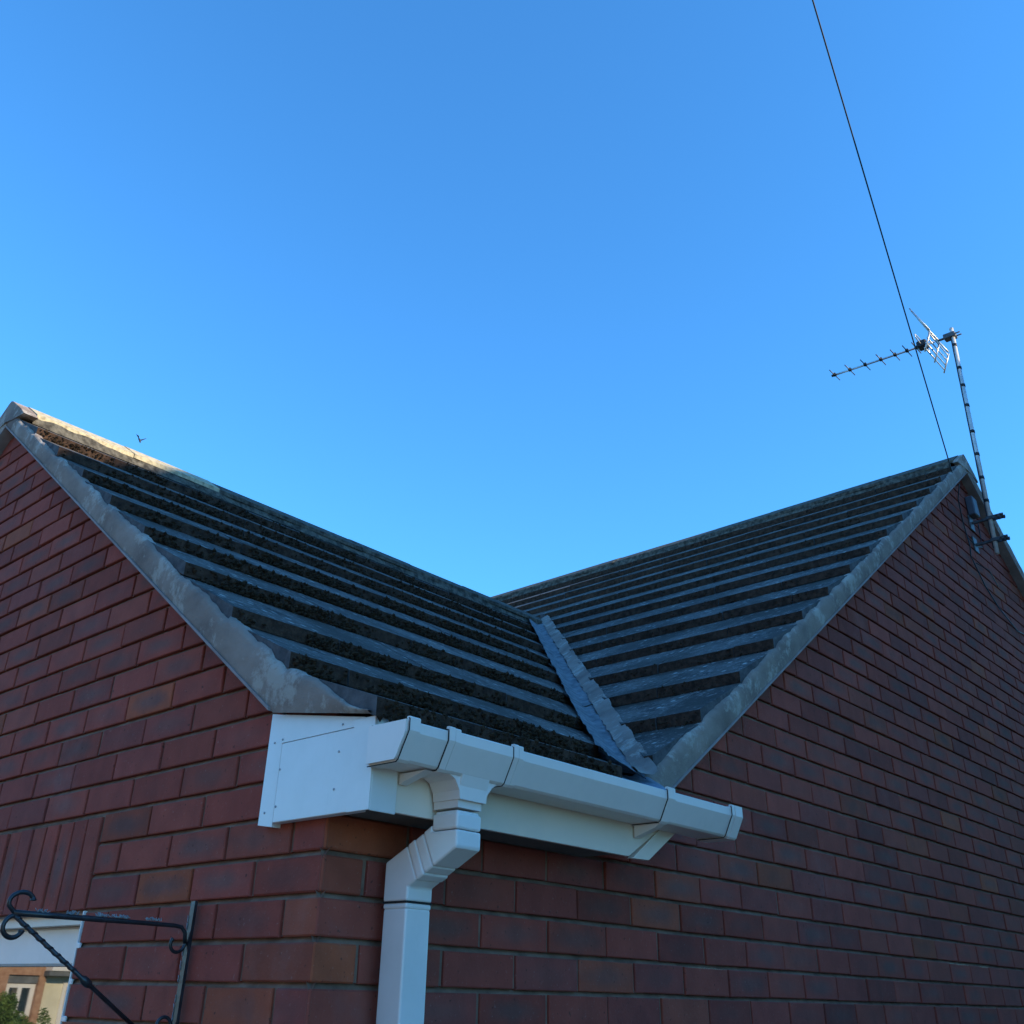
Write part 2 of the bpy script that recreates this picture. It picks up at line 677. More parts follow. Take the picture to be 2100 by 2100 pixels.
def mortar_wall(face, name, outline_clip, ulen, ztop, holes, parent):
    """back plane plus sloped (weather-struck) bed joints"""
    mb = MB()

    def P(u, v, d):
        return (u, d, v) if face == 'A' else (-d, u, v)
    k = KMIN
    sgn = -1 if face == 'A' else 1
    while k * .075 < ztop:
        z = k * .075
        lo, hi = (0, sgn * ulen)
        segs = [(min(lo, hi), max(lo, hi))]
        for (hx0, hx1, hz0, hz1) in holes:
            if z + .04 > hz0 and z + .04 < hz1:
                ns = []
                for (a, b) in segs:
                    if hx0 > a:
                        ns.append((a, min(b, hx0)))
                    if hx1 < b:
                        ns.append((max(a, hx1), b))
                segs = ns
        for (a, b) in segs:
            for quad, kind in (([(a, z - .005), (b, z - .005), (b, z + .011), (a, z + .011)], 'bed'),
                               ([(a, z + .006), (b, z + .006), (b, z + .070), (a, z + .070)], 'back')):
                poly = quad
                for (ca, cb, cc) in outline_clip:
                    if len(poly) >= 3:
                        poly = clip(poly, ca, cb, cc)
                if len(poly) < 3:
                    continue
                vs = []
                for (u, v) in poly:
                    if kind == 'bed':
                        f = (v - (z - .005)) / .016
                        d = .0055 + .0110 * f
                    else:
                        d = .0062
                    vs.append(P(u, v, d))
                if kind == 'bed':
                    mb.add(vs, [tuple(range(len(vs)))])
                    # short return so that nothing shows between bed and back
                else:
                    mb.add(vs, [tuple(range(len(vs)))])
        k += 1
    return mb


mort = mortar_wall('A', 'mortar', slA, -LA, 1.95, [(WX0, WX1, WZ0, WZ1)], house)
mort.build('mortar', M['mortar'], gable)

slB = [(.674, -1, .299 - .674 * 1.185 + .045), (-.674, -1, .299 - .674 * 1.185 + .045 + .674 * 2 * YR)]
# below the eaves the wall is a full rectangle up to z=.34
slB_low = []
mbB = MB()


def side_wall():
    k = KMIN
    while k * .075 < 2.90:
        z0, z1 = k * .075 + .005, k * .075 + .070
        even = (k % 2 == 0)
        pos = (.215 if even else .1025) + .01
        while pos < LB:
            e = min(pos + .215, LB)
            dz = random.uniform(-.0008, .0008)
            a, b = (pos + random.uniform(-.001, .001), e + random.uniform(-.001, .001))
            poly = [(a, z0 + dz), (b, z0 + dz), (b, z1 + dz), (a, z1 + dz)]
            if z0 > .22:
                for s in slB:
                    if len(poly) >= 3:
                        poly = clip(poly, *s)
            elif z1 > .22 and False:
                pass
            if len(poly) >= 3:
                brick2d(mbB, poly, 'B', rtint(.35 if random.random() < .25 else 0))
            pos += .225
        k += 1


side_wall()
sidew = mbB.build('side_wall', M['brick'], house, attr=True)
mm1 = mortar_wall('B', 'mortar', [], LB, .225, [], house)
mm2 = mortar_wall('B', 'mortar', slB, LB, 2.88, [], house)
# only the part above z=.225 of the clipped sheet
keep = MB()
for f in mm2.f:
    if min(mm2.v[i][2] for i in f) > .215:
        keep.add([mm2.v[i] for i in f], [tuple(range(len(f)))])
for f in mm1.f:
    if min(mm1.v[i][2] for i in f) < .215:
        keep.add([mm1.v[i] for i in f], [tuple(range(len(f)))])
keep.build('mortar', M['mortar'], sidew)
# far walls, plain sheets behind (not seen from the front)
for bxs in (((LA, .02, GROUND), (LA + .012, .99, 0.1)), ((-9, LB, GROUND), (-.02, LB + .012, .1))):
    mb = MB()
    mb.box(*bxs)
    mb.build('rear_wall', M['brick'], house, attr=True)

# ------------------------------------------------------------------ roof tiles
TV = .040


def tile_solid(mb, poly_plan, ztop, zbot, tint, lead_test):
    """polygon in plan, heights by functions"""
    n = len(poly_plan)
    if n < 3:
        return
    area = 0
    for i in range(n):
        p, q = poly_plan[i], poly_plan[(i + 1) % n]
        area += p[0] * q[1] - q[0] * p[1]
    if abs(area) < 2e-4:
        return
    top = [(p[0], p[1], ztop(p[0], p[1])) for p in poly_plan]
    bot = [(p[0], p[1], zbot(p[0], p[1])) for p in poly_plan]
    fs = [tuple(range(n)), tuple(range(2 * n - 1, n - 1, -1))]
    mi = [0, 2]
    for i in range(n):
        j = (i + 1) % n
        fs.append((i, j, j + n, i + n))
        mi.append(1 if lead_test(poly_plan[i], poly_plan[j]) else 2)
    mb.add(top + bot, fs, mi, tint)


def tile_course(mb, side, k_lo, k_hi, s0, s1, zb, axis, clips, phase, ridge, top_over=.035, cutgap=0.0):
    """k_lo, k_hi: coordinates (x or y) of this leading edge and the next one up the slope"""
    w = .330
    s = s0 - phase
    lo_z, hi_z = zb(k_lo), zb(k_hi)
    dirn = 1 if k_hi > k_lo else -1
    while s < s1:
        a, b = max(s, s0), min(s + w - .0035, s1)
        if b - a > .01:
            dj = random.uniform(-.0022, .0022)
            tw = random.uniform(-.0025, .0025)
            lead = k_lo + random.uniform(-.003, .003)
            end = k_hi + dirn * top_over
            if axis == 'A':      # k is x, s is y
                poly = [(lead, a), (lead, b), (end, b), (end, a)]
            else:
                poly = [(a, lead), (b, lead), (b, end), (a, end)]
            for c in clips:
                if len(poly) >= 3:
                    poly = clip(poly, *c)
            if len(poly) >= 3:
                span = (k_hi - k_lo)

                def ztop(x_, y_, a=a, b=b):
                    kk = x_ if axis == 'A' else y_
                    ss = y_ if axis == 'A' else x_
                    f = (kk - k_lo) / span
                    return lo_z + TV + (hi_z + .001 - lo_z - TV) * f + dj * (1 - f) + tw * ((ss - a) / w - .5) * (1 - f)

                def zbot(x_, y_):
                    return ztop(x_, y_) - TV + .0035 - .001

                def lead_test(p, q):
                    i = 0 if axis == 'A' else 1
                    return abs(p[i] - lead) < .0015 and abs(q[i] - lead) < .0015
                tile_solid(mb, poly, ztop, zbot, (random.random(), random.random(), random.random()), lead_test)
        s += w


xsA = [.165, -.13, -.387] + [-.387 - .271 * i for i in range(1, 7)] + [-2.284]
ysB = [1.068 - .27 + .27 * i for i in range(0, 16)]
EA, EB = -.042, .048      # verge faces

# near wing
rA = thing('x', '', '')
bpy.data.objects.remove(rA)
mb = MB()
for i in range(len(xsA) - 1):
    hi = xsA[i + 1]
    tile_course(mb, 0, xsA[i], hi, EA, 6, zbA, 'A', [(-1.024, -1, .993 - .068)], (i % 2) * .165, XR)
    lo2, hi2 = 2 * XR - xsA[i], 2 * XR - hi
    tile_course(mb, 0, lo2, hi2, EA, 6, zbA, 'A', [(1.024, -1, .993 + 1.024 * 2 * -XR * -1 + 0 - .068)], (i % 2) * .165, XR)
# top filler courses under the ridge
for sgn in (1, -1):
    lo = xsA[-1] if sgn == 1 else 2 * XR - xsA[-1]
    tile_course(mb, 0, lo, XR, EA, 3.35, zbA, 'A', [], .1, XR, top_over=-.01)
roofA = mb.build('near_wing_roof', [M['tile'], M['tile_edge'], M['tile_cut']], house, attr=True)

mb = MB()
ysl = [y for y in ysB if y < YR - .12] + [YR - .10]
for i in range(len(ysl) - 1):
    lo, hi = ysl[i], ysl[i + 1]
    # right of the near wing's ridge
    tile_course(mb, 0, lo, hi, XR, EB, zbB, 'B', [(1.024, 1, -.993 - .096)], (i % 2) * .165 + .05, YR)
    # left of it
    tile_course(mb, 0, lo, hi, -8.5, XR, zbB, 'B', [(-1.024, 1, -.993 + 1.024 * 2 * XR - .096)], (i % 2) * .165 + .05, YR)
    tile_course(mb, 0, 2 * YR - lo, 2 * YR - hi, -8.5, EB, zbB, 'B', [], (i % 2) * .165, YR)
tile_course(mb, 0, ysl[-1], YR, -8.5, EB, zbB, 'B', [], .1, YR, top_over=-.01)
tile_course(mb, 0, 2 * YR - ysl[-1], YR, -8.5, EB, zbB, 'B', [], .1, YR, top_over=-.01)
roofB = mb.build('far_wing_roof', [M['tile'], M['tile_edge'], M['tile_cut']], house, attr=True)

# felt below both roofs
mb = MB()
d = .060
fx = [.13, -.13, -.387, XR]
for i in range(3):
    xa, xb = fx[i], fx[i + 1]
    mb.add([(xa, 0, zbA(xa) - d * .5), (xa, valley_y(xa) - .02, zbA(xa) - d * .5), (xb, valley_y(xb) - .02, zbA(xb) - d), (xb, 0, zbA(xb) - d)], [(0, 1, 2, 3)])
mb.add([(2 * XR - .1, 0, zbA(.1) - d), (2 * XR - .1, .99, zbA(.1) - d), (XR, 3.42, zbA(XR) - d), (XR, 0, zbA(XR) - d)], [(0, 1, 2, 3)])
mb.build('felt', M['felt'], roofA)
mb = MB()
mb.add([(0.03, .95, zbB(.95) - d), (-8.4, .95, zbB(.95) - d), (-8.4, YR, zbB(YR) - d), (.03, YR, zbB(YR) - d)], [(0, 1, 2, 3)])
mb.add([(0.03, 2 * YR - .95, zbB(.95) - d), (-8.4, 2 * YR - .95, zbB(.95) - d), (-8.4, YR, zbB(YR) - d), (.03, YR, zbB(YR) - d)], [(0, 1, 2, 3)])
mb.build('felt', M['felt'], roofB)


# moss clumps growing on the exposed tile edges of the near wing
def moss(points, name, parent):
    mb = MB()
    for (c, r) in points:
        c = Vector(c)
        vs = []
        for ax in (Vector((1, 0, 0)), Vector((0, 1, 0)), Vector((0, 0, 1))):
            for s in (1, -1):
                vs.append(c + ax * s * r * random.uniform(.6, 1.25))
        fs = [(0, 2, 4), (2, 1, 4), (1, 3, 4), (3, 0, 4), (2, 0, 5), (1, 2, 5), (3, 1, 5), (0, 3, 5)]
        mb.add(vs, fs)
    o = mb.build(name, M['moss'], parent)
    o['kind'] = 'stuff'
    return o


pts = []
for i, x in enumerate(xsA[:-1]):
    yend = valley_y(x) - .09
    dens = 760 if i < 6 else 420
    for _ in range(int(dens * (yend - EA))):
        y = random.uniform(EA + .01, yend)
        v = mnoise.noise(Vector((x * 3, y * 5.0, 1.7)))
        if v + random.uniform(-.3, .3) < -.18:
            continue
        h = random.random() ** 1.6
        z = zbA(x) + h * TV
        pts.append(((x + random.uniform(0, .012) * (1.2 - h), y, z), random.uniform(.002, .0088) if random.random() < .8 else random.uniform(.004, .009)))
moss(pts, 'moss', roofA)
pts = []
for i, y in enumerate(ysl[:-1]):
    for _ in range(520):
        xx = random.uniform(-3.9, EB)
        if y < valley_y(xx) + .1:
            continue
        if mnoise.noise(Vector((xx * 4, y * 3.0, 5.7))) + random.uniform(-.2, .2) < -.08:
            continue
        h = random.random() ** 1.6
        pts.append(((xx, y - random.uniform(0, .010) * (1.2 - h), zbB(y) + h * TV), random.uniform(.002, .006)))
moss(pts, 'moss', roofB)


# ------------------------------------------------------------------ ridge tiles
def ridge_piece(mb, axis, s0, s1, apex, zc, wing, drop, th=.016):
    """inverted V with a softly rounded top"""
    prof = []
    pitch = math.atan(drop)
    n = 5
    pts_o = [(-wing, -wing * drop)]
    for i in range(n):
        a = (i / (n - 1) - .5) * 2
        r = .028
        pts_o.append((a * r, -r * drop * .55 - (abs(a) ** 2) * r * drop * .45 + r * drop * .2))
    pts_o.append((wing, -wing * drop))
    outer = [(p[0], p[1]) for p in pts_o]
    inner = [(p[0] * .985, p[1] - th * 1.15) for p in reversed(pts_o)]
    ring = outer + inner
    if axis == 'y':
        a = [(apex + p[0], s0, zc + p[1]) for p in ring]
        off = (0, s1 - s0, 0)
    else:
        a = [(s0, apex + p[0], zc + p[1]) for p in ring]
        off = (s1 - s0, 0, 0)
    mb.prism(a, off)


s = .012
first = None
i = 0
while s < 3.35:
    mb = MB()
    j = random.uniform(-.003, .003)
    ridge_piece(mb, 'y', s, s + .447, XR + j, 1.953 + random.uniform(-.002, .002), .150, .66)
    mb.build('ridge_tile', M['ridge'] if s < .8 else M['ridge_dark'], roofA)  # pale copy stops where the sunlight on the ridge stops
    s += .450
s = .03
while s > -8.4:
    mb = MB()
    ridge_piece(mb, 'x', s - .447, s, YR + random.uniform(-.003, .003), 2.932 + random.uniform(-.002, .002), .150, .64)
    mb.build('ridge_tile', M['ridge_dark'], roofB)
    s -= .450


# mortar bedding under the ridge tiles
def bedding(axis, s0, s1, apex, zfun, off, parent):
    mb = MB()
    n = int(abs(s1 - s0) / .03)
    for sg in (-1, 1):
        vs, fs = [], []
        for i in range(n + 1):
            s_ = s0 + (s1 - s0) * i / n
            w = .140 + .008 * mnoise.noise(Vector((s_ * 9, sg * 3.1, .5)))
            zt = zfun(apex + sg * w)
            for dd, dz in ((-.03, .064), (.002, .052), (.006, .030), (.016, .004)):
                c = (apex + sg * (w + dd))
                vs.append((c, s_, zt + dz) if axis == 'y' else (s_, c, zt + dz))
        for i in range(n):
            a = i * 4
            fs += [(a, a + 1, a + 5, a + 4), (a + 1, a + 2, a + 6, a + 5), (a + 2, a + 3, a + 7, a + 6)]
        mb.add(vs, fs, smooth=True)
    mb.build('ridge_bedding', M['ridge_dark'], parent)


bedding('y', 0, 3.4, XR, zbA, 0, roofA)
bedding('x', 0, -8.3, YR, zbB, 0, roofB)


# ------------------------------------------------------------------ verge mortar
def tile_side_profile(k, edges, zb):
    """height of the underside of the exposed tiles at k (sawtooth); edges go up the slope"""
    up = 1 if edges[1] > edges[0] else -1
    for i in range(len(edges) - 1):
        lo, hi = edges[i], edges[i + 1]
        if (k - lo) * up >= 0 and (k - hi) * up <= 0:
            f = (k - lo) / (hi - lo)
            bot_lo, bot_hi = zb(lo), zb(hi) - TV + .002
            return bot_lo + (bot_hi - bot_lo) * f, f
    return zb(k), .5


def verge(face, k0, k1, edges, zb, zlow, seed, parent, name='verge_mortar', apex_cap=None):
    n = int(abs(k1 - k0) / .010)
    rows = 7
    vs, fs = [], []
    e = EA if face == 'A' else EB
    out = -1 if face == 'A' else 1
    for i in range(n + 1):
        k = k0 + (k1 - k0) * i / n
        zt, f = tile_side_profile(k, edges, zb)
        sm = mnoise.noise(Vector((k * 11, seed, 2.0))) * .009 + mnoise.noise(Vector((k * 37, seed, 4.0))) * .004 + mnoise.noise(Vector((k * 110, seed, 6.0))) * .002
        zt = zb(k) + .008 + sm * 1.5
        if f < .12:
            zt -= .008 * (1 - f / .12)
        zl = zlow(k)
        for r in range(rows):
            t = r / (rows - 1)
            z = zl + (zt - zl) * t
            bulge = .003 * math.sin(math.pi * t) + .0025 * mnoise.noise(Vector((k * 8, z * 8, seed))) + (.010 * t)
            off = out * (.002 + bulge)
            if r == rows - 1:
                off = out * (.003 + .002)
            vs.append((k, e + off, z) if face == 'A' else (e + off, k, z))
        # return behind the tile side
        vs.append((k, e - out * .02, zt - .002) if face == 'A' else (e - out * .02, k, zt - .002))
    R_ = rows + 1
    for i in range(n):
        for r in range(R_ - 1):
            a = i * R_ + r
            fs.append((a, a + R_, a + R_ + 1, a + 1))
    mb = MB()
    mb.add(vs, fs, smooth=True)
    return mb.build(name, M['cement'], parent)


def lowA(x):
    xx = x if x > XR else 2 * XR - x
    if xx > -.170:
        return .281 + (xx + .170) * (-.051 / .32)
    return zuA(x) + .004


eA = xsA + [XR + .0]
verge('A', .155, XR, eA, zbA, lowA, 3.3, roofA)
verge('A', 2 * XR - .155, XR, [2 * XR - q for q in eA], zbA, lowA, 8.3, roofA)
eB = ysl + [YR]
verge('B', 1.0, YR, eB, zbB, lambda y: zuB(y) + .004, 13.3, roofB)
verge('B', 2 * YR - 1.0, YR, [2 * YR - q for q in eB], zbB, lambda y: zuB(y) + .004, 18.3, roofB)


# cement pointing that closes the ends of the ridges
def ridge_end(face, parent):
    mb = MB()
    apex, zc = (XR, 1.944) if face == 'A' else (YR, 2.923)
    e = EA if face == 'A' else EB
    out = -1 if face == 'A' else 1
    zu = zuA(XR) if face == 'A' else zuB(YR)
    poly = [(-.19, -.130), (-.14, -.088), (-.02, -.006), (0, .002), (.02, -.006), (.14, -.088), (.19, -.130), (0.08, -.12), (0, zu - zc + .02), (-.08, -.12)]
    d0 = e + out * .014
    if face == 'A':
        p3 = [(apex + p[0], d0, zc + p[1]) for p in poly]
        off = (0, .062, 0)
    else:
        p3 = [(d0, apex + p[0], zc + p[1]) for p in poly]
        off = (-.03, 0, 0)
    mb.prism(p3, off)
    mb.build('ridge_end_mortar', M['cement'], parent)


ridge_end('A', roofA)
ridge_end('B', roofB)

# undercloak boards (thin strips below the verge mortar)
mb = MB()
for sgn in (1, -1):
    def X(x):
        return x if sgn == 1 else 2 * XR - x
    p = [(X(-.176), 0, zuA(-.176)), (X(XR), 0, zuA(XR)), (X(XR), 0, zuA(XR) + .007), (X(-.176), 0, zuA(-.176) + .007)]
    mb.prism([(a, -.050, c) for a, b, c in p], (0, .11, 0))
mb.build('undercloak', M['undercloak'], roofA)
mb = MB()
for sgn in (1, -1):
    def Y(y):
        return y if sgn == 1 else 2 * YR - y
    p = [(0, Y(.985), zuB(.985)), (0, Y(YR), zuB(YR)), (0, Y(YR), zuB(YR) + .007), (0, Y(.985), zuB(.985) + .007)]
    mb.prism([(.056, b, c) for a, b, c in p], (-.11, 0, 0))
mb.build('undercloak', M['undercloak'], roofB)


# ------------------------------------------------------------------ valley
def strip_along_valley(name, w0, w1, lift0, lift1, mat, seed, parent, t0=.0, t1=1.0, n=120, rough=.004, cross=6, side=0):
    """w: offset across the valley in plan (+ toward the far wing), x from .16 down to ridge"""
    vs, fs = [], []
    dx, dy = -1.0, 1.024
    ln = math.hypot(dx, dy)
    tx, ty = dx / ln, dy / ln
    nx, ny = 1.024 / ln, 1.0 / ln          # toward the far wing
    L0 = .16
    tot = (abs(XR) + L0) * ln
    for i in range(n + 1):
        t = t0 + (t1 - t0) * i / n
        x = L0 - (abs(XR) + L0) * t
        y = valley_y(x)
        for c in range(cross + 1):
            f = c / cross
            w = w0 + (w1 - w0) * f
            if c in (0, cross):
                w += .006 * mnoise.noise(Vector((t * 28, seed, c))) + .004 * mnoise.noise(Vector((t * 90, seed, c)))
            px, py = x + nx * w, y + ny * w
            za, zb_ = zbA(px) + TV * .5, zbB(py) + TV * .5
            z = max(za, zb_) + lift0 + (lift1 - lift0) * f
            z += rough * mnoise.noise(Vector((px * 16, py * 16, seed))) + rough * .5 * mnoise.noise(Vector((px * 50, py * 50, seed)))
            vs.append((px, py, z))
    for i in range(n):
        for c in range(cross):
            a = i * (cross + 1) + c
            fs.append((a, a + 1, a + cross + 2, a + cross + 1))
    mb = MB()
    mb.add(vs, fs, smooth=True)
    return mb.build(name, mat, parent)


strip_along_valley('valley_board', -.20, .10, -TV * .5 - .006, -TV * .5 - .006, M['valley'], 9.2, roofB, .085, .985, 120, .0, 10)
strip_along_valley('valley_lining', -.058, .034, .024, .000, M['valley'], 2.2, roofB, .02, .985, 320, .007, 12)
strip_along_valley('valley_mortar', .030, .078, .006, .018, M['cement'], 5.2, roofB, .035, .99, 320, .005, 8)
# dark laps where one length of lining overlaps the next
for t in (.30, .47, .60):
    x = .16 - (abs(XR) + .16) * t
    y = valley_y(x)
    mb = MB()
    pts = []
    for q in range(9):
        w = -.075 + .115 * q / 8
        px, py = x + .715 * w + .012 * math.sin(q / 8 * math.pi), y + .7 * w - .012 * math.sin(q / 8 * math.pi)
        pts.append((px, py, max(zbA(px), zbB(py)) + TV * .5 + .020 - .02 * q / 8))
    mb.tube(pts, .0035, 6)
    mb.build('lining_lap', M['seal'], roofB)
# scrap of blue-grey lead dressed over the gutter at the foot of the valley
mb = MB()
g = []
for i in range(25):
    for j in range(9):
        u, v = i / 24, j / 8
        x = .020 + .195 * v
        y = (.735 + .345 * u) * (1 - v) + (.665 + .315 * u) * v
        peak = math.exp(-((u - .90) / .10) ** 2)
        z = .290 + .020 * peak * (1 - v) - .090 * v + .006 * mnoise.noise(Vector((u * 14, v * 6, 3.3)))
        g.append((x, y, z))
fs = [(i * 9 + j, i * 9 + j + 1, (i + 1) * 9 + j + 1, (i + 1) * 9 + j) for i in range(24) for j in range(8)]
mb.add(g, fs, smooth=True)
mb.build('lead_flap', m_noise('blue_lead', (.09, .14, .20), (.20, .27, .34), 26, .6, .5, .9, .006, 45, (.35, .68)), roofB)
# ------------------------------------------------------------------ eaves box, fascia, soffit
bx = MB()
bx.box((-.1425, -.026, .0595), (.118, -.004, .2160), 0, .0012)
bx.prism([(-.1435, -.026, .2170), (.118, -.026, .2170), (.118, -.026, .232), (-.1435, -.026, .276)], (0, .022, 0))
ebox = bx.build('eaves_box', M['upvc'], house)
mb = MB()
mb.prism([(-.196, -.022, .0595), (-.1478, -.022, .0525), (-.1478, -.022, .277), (-.196, -.022, .286)], (0, .0215, 0))
mb.build('edge_trim', M['upvc'], ebox)
mb = MB()
mb.box((.092, -.031, .0575), (.1545, -.027, .229), 0, .0008)
mb.box((.1505, -.027, .0570), (.1545, .036, .227), 0, .0008)
mb.build('corner_trim', M['upvc'], ebox)
for (x, z) in ((.052, .227), (.048, .175), (.044, .105), (-.137, .09), (-.139, .163), (-.1415, .224), (-.178, .082), (-.174, .222)):
    yy = -.0262 if x > -.147 else -.0222
    mb = MB()
    mb.tube([(x, yy + .003, z), (x, yy - .0012, z)], .0023, 8)
    mb.build('screw', M['screw'], ebox)
fb = MB()
fb.prism([(.150, -.004, .062), (.150, .792, .062), (.150, .985, .170), (.150, .985, .235), (.150, -.004, .232)], (-.010, 0, 0))
fascia = fb.build('fascia_board', M['upvc_cream'], house)
mb = MB()
mb.prism([(.1545, .800, .0585), (.1545, .868, .0605), (.1545, 1.045, .168), (.1545, .985, .176)], (-.016, 0, 0))
mb.build('end_trim', M['upvc_cream'], fascia)
mb = MB()
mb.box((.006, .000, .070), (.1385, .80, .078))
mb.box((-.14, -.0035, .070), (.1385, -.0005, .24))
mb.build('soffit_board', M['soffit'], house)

# ------------------------------------------------------------------ gutter
GP = [(.1525, .2020), (.1525, .1375), (.156, .1345), (.229, .1345), (.2345, .1385), (.2560, .1790), (.2580, .1830), (.2580, .2010), (.2555, .2030),
      (.2500, .2030), (.2490, .1995), (.2520, .1985), (.2520, .1840), (.2300, .1405), (.1575, .1385), (.1555, .2020)]


def gut_prof(off):
    # scaled about the middle of the channel
    cx, cz = .205, .165
    return [(cx + (x - cx) * (1 + off / .053), cz + (z - cz) * (1 + off / .036)) for (x, z) in GP]


gm = MB()
gm.prism([(x, -.040, z) for x, z in GP], (0, 1.160, 0))
gut = gm.build('gutter', M['gutter'], house)


def collar(y0, y1, off=.0035, name='gutter_joint', lipup=.004):
    mb = MB()
    P = gut_prof(off)
    P = [(x, z + (lipup if z > .19 else 0)) for x, z in P]
    P[0] = (P[0][0] + .0045, P[0][1])
    mb.prism([(x, y0, z) for x, z in P], (0, y1 - y0, 0))
    return mb.build(name, M['gutter'], gut)


def sealline(y, off=.0022):
    mb = MB()
    P = gut_prof(off)[2:9]
    mb.tube([(x, y, z) for x, z in P], .0012, 5)
    mb.build('joint_seal', M['seal'], gut)


def stopend(y0, y1, off):
    mb = MB()
    P = [(.1535, .206), (.1535, .134), (.231, .134), (.236, .138), (.259, .182), (.259, .2055)]
    cx, cz = .205, .165
    P = [(cx + (x - cx) * (1 + off / .053), cz + (z - cz) * (1 + off / .036)) for (x, z) in P]
    mb.prism([(x, y0, z) for x, z in P], (0, y1 - y0, 0))
    mb.build('end_cap', M['gutter'], gut)


# near end: flat stop end set just inside a collar
stopend(-.046, -.0405, -.0015)
collar(-.0385, -.012, .0032)
sealline(-.040, .0035)
collar(.064, .080, .0040)
sealline(.0625)
collar(.0815, .096, .0032)
collar(.250, .264, .0040)
sealline(.249)
collar(.2655, .279, .0032)
collar(.806, .836, .0040, 'gutter_bracket')
sealline(.8045)
collar(1.100, 1.114, .0035)
stopend(1.1145, 1.150, .0035)
sealline(1.0985, .003)
# bracket arms under the gutter back to the fascia
mb = MB()
mb.prism([(.1555, .810, .131), (.232, .810, .131), (.215, .810, .123), (.1555, .810, .105)], (0, .022, 0))
mb.build('bracket_arm', M['gutter'], gut)
mb = MB()
mb.prism([(.1555, .040, .131), (.226, .040, .131), (.20, .040, .124), (.1555, .040, .112)], (0, .020, 0))
mb.build('bracket_arm', M['gutter'], gut)

# running outlet body between the two collars, with shoulders down to the square spigot
mb = MB()
yA, yB = .090, .252
front = []
xs_lo, xs_hi = .1560, .2255
prof_y = [(yA, .1335), (yA + .012, .133), (yA + .028, .126), (yA + .040, .108), (yA + .042, .092), (.206, .092), (.207, .106), (.222, .124), (.238, .133), (yB, .1335)]
mb.prism([(xs_lo + .000, y, z) for y, z in prof_y], (.0725, 0, 0))
mb.add([], [])
P = gut_prof(.0022)
mb.prism([(x, .096, z) for x, z in P], (0, .154, 0))
# sloping front of the funnel
mb.prism([(.2285, .131, .134), (.2285, .207, .134), (.2360, .207, .1385), (.2360, .131, .1385)], (-.010, 0, -.03))
mb.build('running_outlet', M['gutter'], gut)

# ------------------------------------------------------------------ downpipe
dp = MB()
y0, y1 = .1345, .1995


def pipe_section(mb, poly, grow=0.0, mi=0):
    mb.prism([(x, y0 - grow, z) for x, z in poly], (0, (y1 - y0) + 2 * grow, 0), mi)


# spigot + upper socket
up = [(.1560, .0925), (.2215, .0925), (.2215, .078), (.1560, .078)]
pipe_section(dp, up)
dpo = dp.build('downpipe_spigot', M['gutter'], gut)


def beveled(mb_poly, grow, name, parent, mat=None):
    mb = MB()
    pipe_section(mb, mb_poly, grow)
    o = mb.build(name, mat or M['upvc'], parent)
    bv = o.modifiers.new('b', 'BEVEL')
    bv.width = .0045
    bv.segments = 3
    bv.limit_method = 'ANGLE'
    bv.angle_limit = rad(35)
    for p in o.data.polygons:
        p.use_smooth = False
    return o


ymid_pipe = .1345
lower = [(.0300, -.092), (.0950, -.092), (.0950, GROUND + .12), (.0300, GROUND + .12)]
down = beveled(lower, 0, 'downpipe', house)
beveled([(.1585, .0745), (.2190, .0745), (.2190, .0445), (.1585, .0445)], -.0015, 'pipe_neck', down)
beveled([(.1550, .0690), (.2225, .0690), (.2225, .0400), (.1550, .0400)], .0012, 'pipe_socket', down)
beveled([(.1550, .0385), (.2225, .0385), (.2225, .0085), (.2200, .0055), (.1620, -.0230), (.1310, .0390), (.1550, .0512), (.1550, .0385)][:7], .0012, 'upper_elbow', down)
beveled([(.1300, .0385), (.1610, -.0235), (.1390, -.0345), (.1075, .0270)], .0006, 'offset_pipe', down)
beveled([(.1085, .0290), (.1400, -.0360), (.1200, -.0455), (.0885, .0190)], .0020, 'offset_collar', down)
beveled([(.0880, .0180), (.1190, -.0440), (.0965, -.0550), (.0965, -.0800), (.0285, -.0800), (.0285, -.0095), (.0320, -.0075)], .0012, 'lower_elbow', down)
mb = MB()
mb.box((.0290, y0 - .001, -.0830), (.0960, y1 + .001, -.0795))
mb.build('joint_seal', M['seal'], down)
beveled([(.0290, -.0825), (.0960, -.0825), (.0960, -.0935), (.0290, -.0935)], .001, 'pipe_rim', down)
# wall clips
for z in (-.95, -1.75):
    mb = MB()
    mb.box((.0, y0 - .012, z), (.028, y1 + .012, z + .03), 0, .002)
    mb.box((.0285, y0 - .004, z), (.0985, y1 + .004, z + .03), 0, .002)
    mb.build('pipe_clip', M['upvc'], down)

# ------------------------------------------------------------------ window in the gable wall
win = MB()
wy = .052
fx0, fx1, fz0, fz1 = WX0, WX1 + .002, WZ0, WZ1
fw = .078
win.box((fx0, wy, fz1 - .118), (fx1, wy + .07, fz1 - .030), 0, .006)
win.box((fx0, wy, fz0), (fx1, wy + .07, fz0 + fw), 0, .006)
win.box((fx0, wy + .001, fz0 + fw), (fx0 + fw, wy + .069, fz1 - .118), 0, .006)
win.box((fx1 - .050, wy + .001, fz0 + fw), (fx1 - .001, wy + .069, fz1 - .118), 0, .006)
win.box((-1.86, wy + .002, fz0 + fw), (-1.78, wy + .068, fz1 - .118), 0, .006)
wino = win.build('window', M['upvc'], house)
wino.visible_shadow = True
mb = MB()
mb.box((fx0 + fw, wy + .030, fz0 + fw), (-1.861, wy + .036, fz1 - .1185))
mb.box((-1.779, wy + .030, fz0 + fw), (fx1 - .051, wy + .036, fz1 - .1185))
mb.build('pane', M['glass'], wino)
mb = MB()
mb.box((fx0, .020, fz1 - .029), (fx1, wy + .09, fz1 - .0005))
